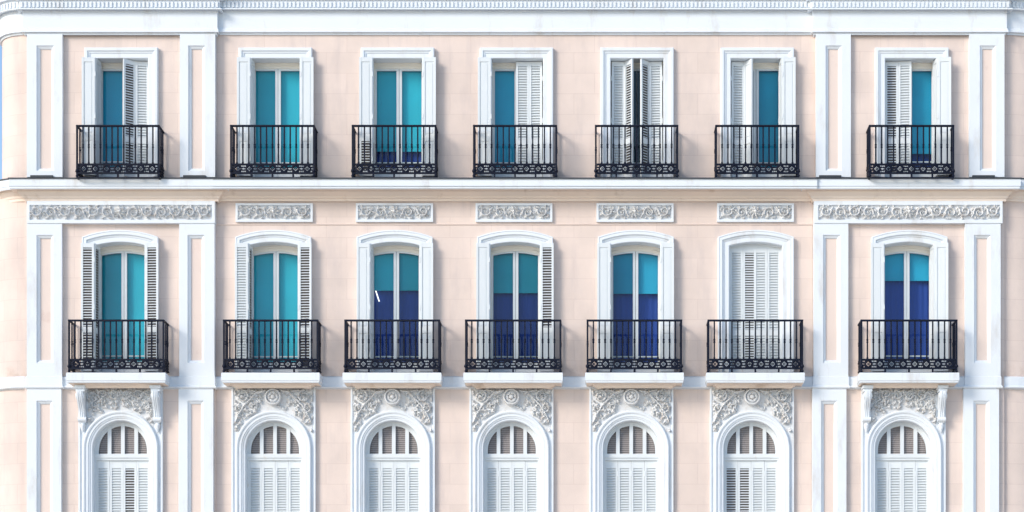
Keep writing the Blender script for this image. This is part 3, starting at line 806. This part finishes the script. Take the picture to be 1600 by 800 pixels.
# ------------------------------------------------------------------ balconies
def balcony(px0, px1, yf, ywall, pyt, pyb, slab, idx):
    """iron railing: handrail, bars, pierced frieze at the foot, corner posts, side returns; row 2 also a stone slab"""
    b = empty('balcony', B)
    x0, x1 = X(px0, yf), X(px1, yf); zt, zb = Z(pyt, yf), Z(pyb, yf)
    zl = Z(pyb - 15.5, yf)         # top of the pierced band
    hr = MB(); r = .021
    hr.box(x0 - .02, x1 + .02, yf - .028, yf + .028, zt - .035, zt)
    for x in (x0, x1): hr.box(x - .02, x + .02, yf + .028, ywall, zt - .033, zt - .002)
    hr.build('handrail', M['iron'], b, bevel=.004)
    # corner posts
    for x in (x0, x1):
        p = MB(); p.box(x - .018, x + .018, yf - .018, yf + .018, zb - .07, zt - .034)
        p.lathe_z(x, yf, [(.022, zb + .02), (.04, zb + .05), (.03, zb + .09)], 8); p.lathe_z(x, yf, [(.001, zb - .07), (.035, zb - .05), (.022, zb - .02)], 8)
        p.build('post', M['iron'], b)
    n = round((x1 - x0) / .120)
    def bar(m, x, y):
        bw = .0138
        m.box(x - bw, x + bw, y - bw, y + bw, zl, zt - .034)
        hz = zl + (zt - zl) * .46
        m.lathe_z(x, y, [(.014, hz - .05), (.024, hz - .03), (.016, hz - .01), (.026, hz), (.016, hz + .01), (.024, hz + .03), (.014, hz + .05)], 6)
        m.lathe_z(x, y, [(.022, zl), (.022, zl + .03), (.014, zl + .045)], 6)
    def band(m, a, bb_, axis, fixed):
        """cast plate pierced with lozenges and small dots, from a to b along an axis"""
        def bx(u0, u1, z0, z1, th=.010):
            if axis == 'x': m.box(u0, u1, fixed - th, fixed + th, z0, z1)
            else: m.box(fixed - th, fixed + th, u0, u1, z0, z1)
        bx(a, bb_, zl - .022, zl + .004, .018); bx(a, bb_, zb - .004, zb + .022, .018)
        z0, z1 = zb + .022, zl - .022
        k = max(1, round((bb_ - a) / .24)); p = (bb_ - a) / k; cs = .0095
        nu, nv = int((bb_ - a) / cs), max(8, int((z1 - z0) / cs))
        du, dv = (bb_ - a) / nu, (z1 - z0) / nv
        U = (np.arange(nu) + .5) * du; V = (np.arange(nv) + .5) * dv - (z1 - z0) / 2
        UU, VV = np.meshgrid((U % p) - p / 2, V)
        H = (z1 - z0) / 2
        loz = np.abs(UU) + np.abs(VV)
        hole_ = (loz > H * .42) & (loz < H * .66)
        hole_ |= (np.abs(UU) < H * .1) & (np.abs(VV) < H * .1)
        e1 = p / 2 - np.abs(UU)
        for uo, vo, rr in ((0, .66, .15), (.42, .70, .15), (0, 0, .17), (.30, .0, .10)):
            hole_ |= np.hypot(e1 - uo * H, np.abs(VV) - vo * H) < rr * H + .003
        solid = ~hole_
        idx = np.arange((nu + 1) * (nv + 1)).reshape(nv + 1, nu + 1); NN = (nu + 1) * (nv + 1)
        gu, gv = np.meshgrid(a + np.arange(nu + 1) * du, z0 + np.arange(nv + 1) * dv)
        vs = []
        for th in (-.009, .009):
            for u, v in zip(gu.ravel(), gv.ravel()): vs.append((u, fixed + th, v) if axis == 'x' else (fixed + th, u, v))
        fs = []
        pad = np.pad(solid, 1)
        for r_, c_ in zip(*np.nonzero(solid)):
            q = (idx[r_, c_], idx[r_, c_ + 1], idx[r_ + 1, c_ + 1], idx[r_ + 1, c_]); q = tuple(int(t) for t in q)
            fs.append(q); fs.append(tuple(t + NN for t in reversed(q)))
            for (dr, dc), (e0, e1_) in (((-1, 0), (0, 1)), ((0, 1), (1, 2)), ((1, 0), (2, 3)), ((0, -1), (3, 0))):
                if not pad[r_ + 1 + dr, c_ + 1 + dc]: fs.append((q[e0], q[e1_], q[e1_] + NN, q[e0] + NN))
        m.add(vs, fs)
        # raised rings round the lozenges
        for q in range(k):
            c = a + (q + .5) * p; zc = (z0 + z1) / 2; R_ = H * .84
            m.tube([((c + R_ * math.cos(t), fixed - .01, zc + R_ * math.sin(t)) if axis == 'x' else (fixed, c + R_ * math.cos(t), zc + R_ * math.sin(t))) for t in [2 * math.pi * j / 14 for j in range(15)]], .012, 5)
    m = MB()
    for k in range(1, n): bar(m, x0 + (x1 - x0) * k / n, yf)
    m.build('bar_panel', M['iron'], b)
    m = MB(); band(m, x0 + .02, x1 - .02, 'x', yf); m.build('pierced_panel', M['iron'], b)
    for x in (x0, x1):
        m = MB(); ns = 2
        for k in range(1, ns + 1): bar(m, x, yf + (ywall - yf) * (k - .25 if k == ns else k) / (ns + .1))
        band(m, yf + .02, ywall, 'y', x)
        m.build('side_panel', M['iron'], b)
    # iron feet and the little floor frame
    ff = MB(); zf = zb - .03
    for k in range(0, 5):
        x = x0 + (x1 - x0) * k / 4 + (0 if 0 < k < 4 else 0)
        ff.box(x - .018, x + .018, yf - .015, yf + .02, zb - .075, zb)
    ff.box(x0 - .01, x1 + .01, yf - .02, yf + .02, zb - .092, zb - .07)
    for xx in (x0, x1): ff.box(xx - .018, xx + .018, yf + .02, ywall, zb - .09, zb - .072)
    ff.build('iron_frame', M['iron'], b)
    if slab:
        m = MB(); yb_ = 0.0
        pr = [(-.30, 582.2), (.045, 582.2), (.05, 584), (.05, 594.5), (.035, 595.3), (.035, 597.5), (.02, 598.4), (-.10, 599.0), (-.115, 601), (-.16, 602.5), (-.19, 606), (-.22, 606.6), (-.42, 607)]
        base = yf + .0
        m.mi = 0
        rows = [(o, Z(py, base - o)) for o, py in pr]
        def row(o, z): return [(x0 - o, yb_ + .01, z), (x0 - o, min(base - o, yb_), z), (x1 + o, min(base - o, yb_), z), (x1 + o, yb_ + .01, z)]
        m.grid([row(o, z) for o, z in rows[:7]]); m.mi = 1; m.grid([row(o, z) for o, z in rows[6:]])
        m.build('slab', TC, b)
    return b
r1 = [(120.5, 248), (361, 490.5), (551, 680.5), (740.5, 869), (931, 1058.5), (1119, 1247.5), (1359, 1489.5)]
for i, (a0, a1) in enumerate(r1): balcony(a0, a1, -.46 + yo(i), yo(i), 195.5, 271.5, False, i)
r2 = [(108, 255.5), (350, 496), (539.5, 686), (728, 875.5), (918, 1064.5), (1107, 1253.5), (1346, 1494.5)]
for i, (a0, a1) in enumerate(r2): balcony(a0, a1, -.47 + yo(i), yo(i), 499.5, 576.5, True, i)

# ------------------------------------------------------------------ glowing tube standing for the glint in the third window, middle row
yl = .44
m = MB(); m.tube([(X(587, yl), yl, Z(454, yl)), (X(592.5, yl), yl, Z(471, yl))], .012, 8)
o = m.build('strip_lamp', M['lamp']); o['label'] = 'lit white strip lamp glowing behind blue glass of middle row window'; o['category'] = 'lamp'  # added tube, stands in for a glint mirrored in the pane
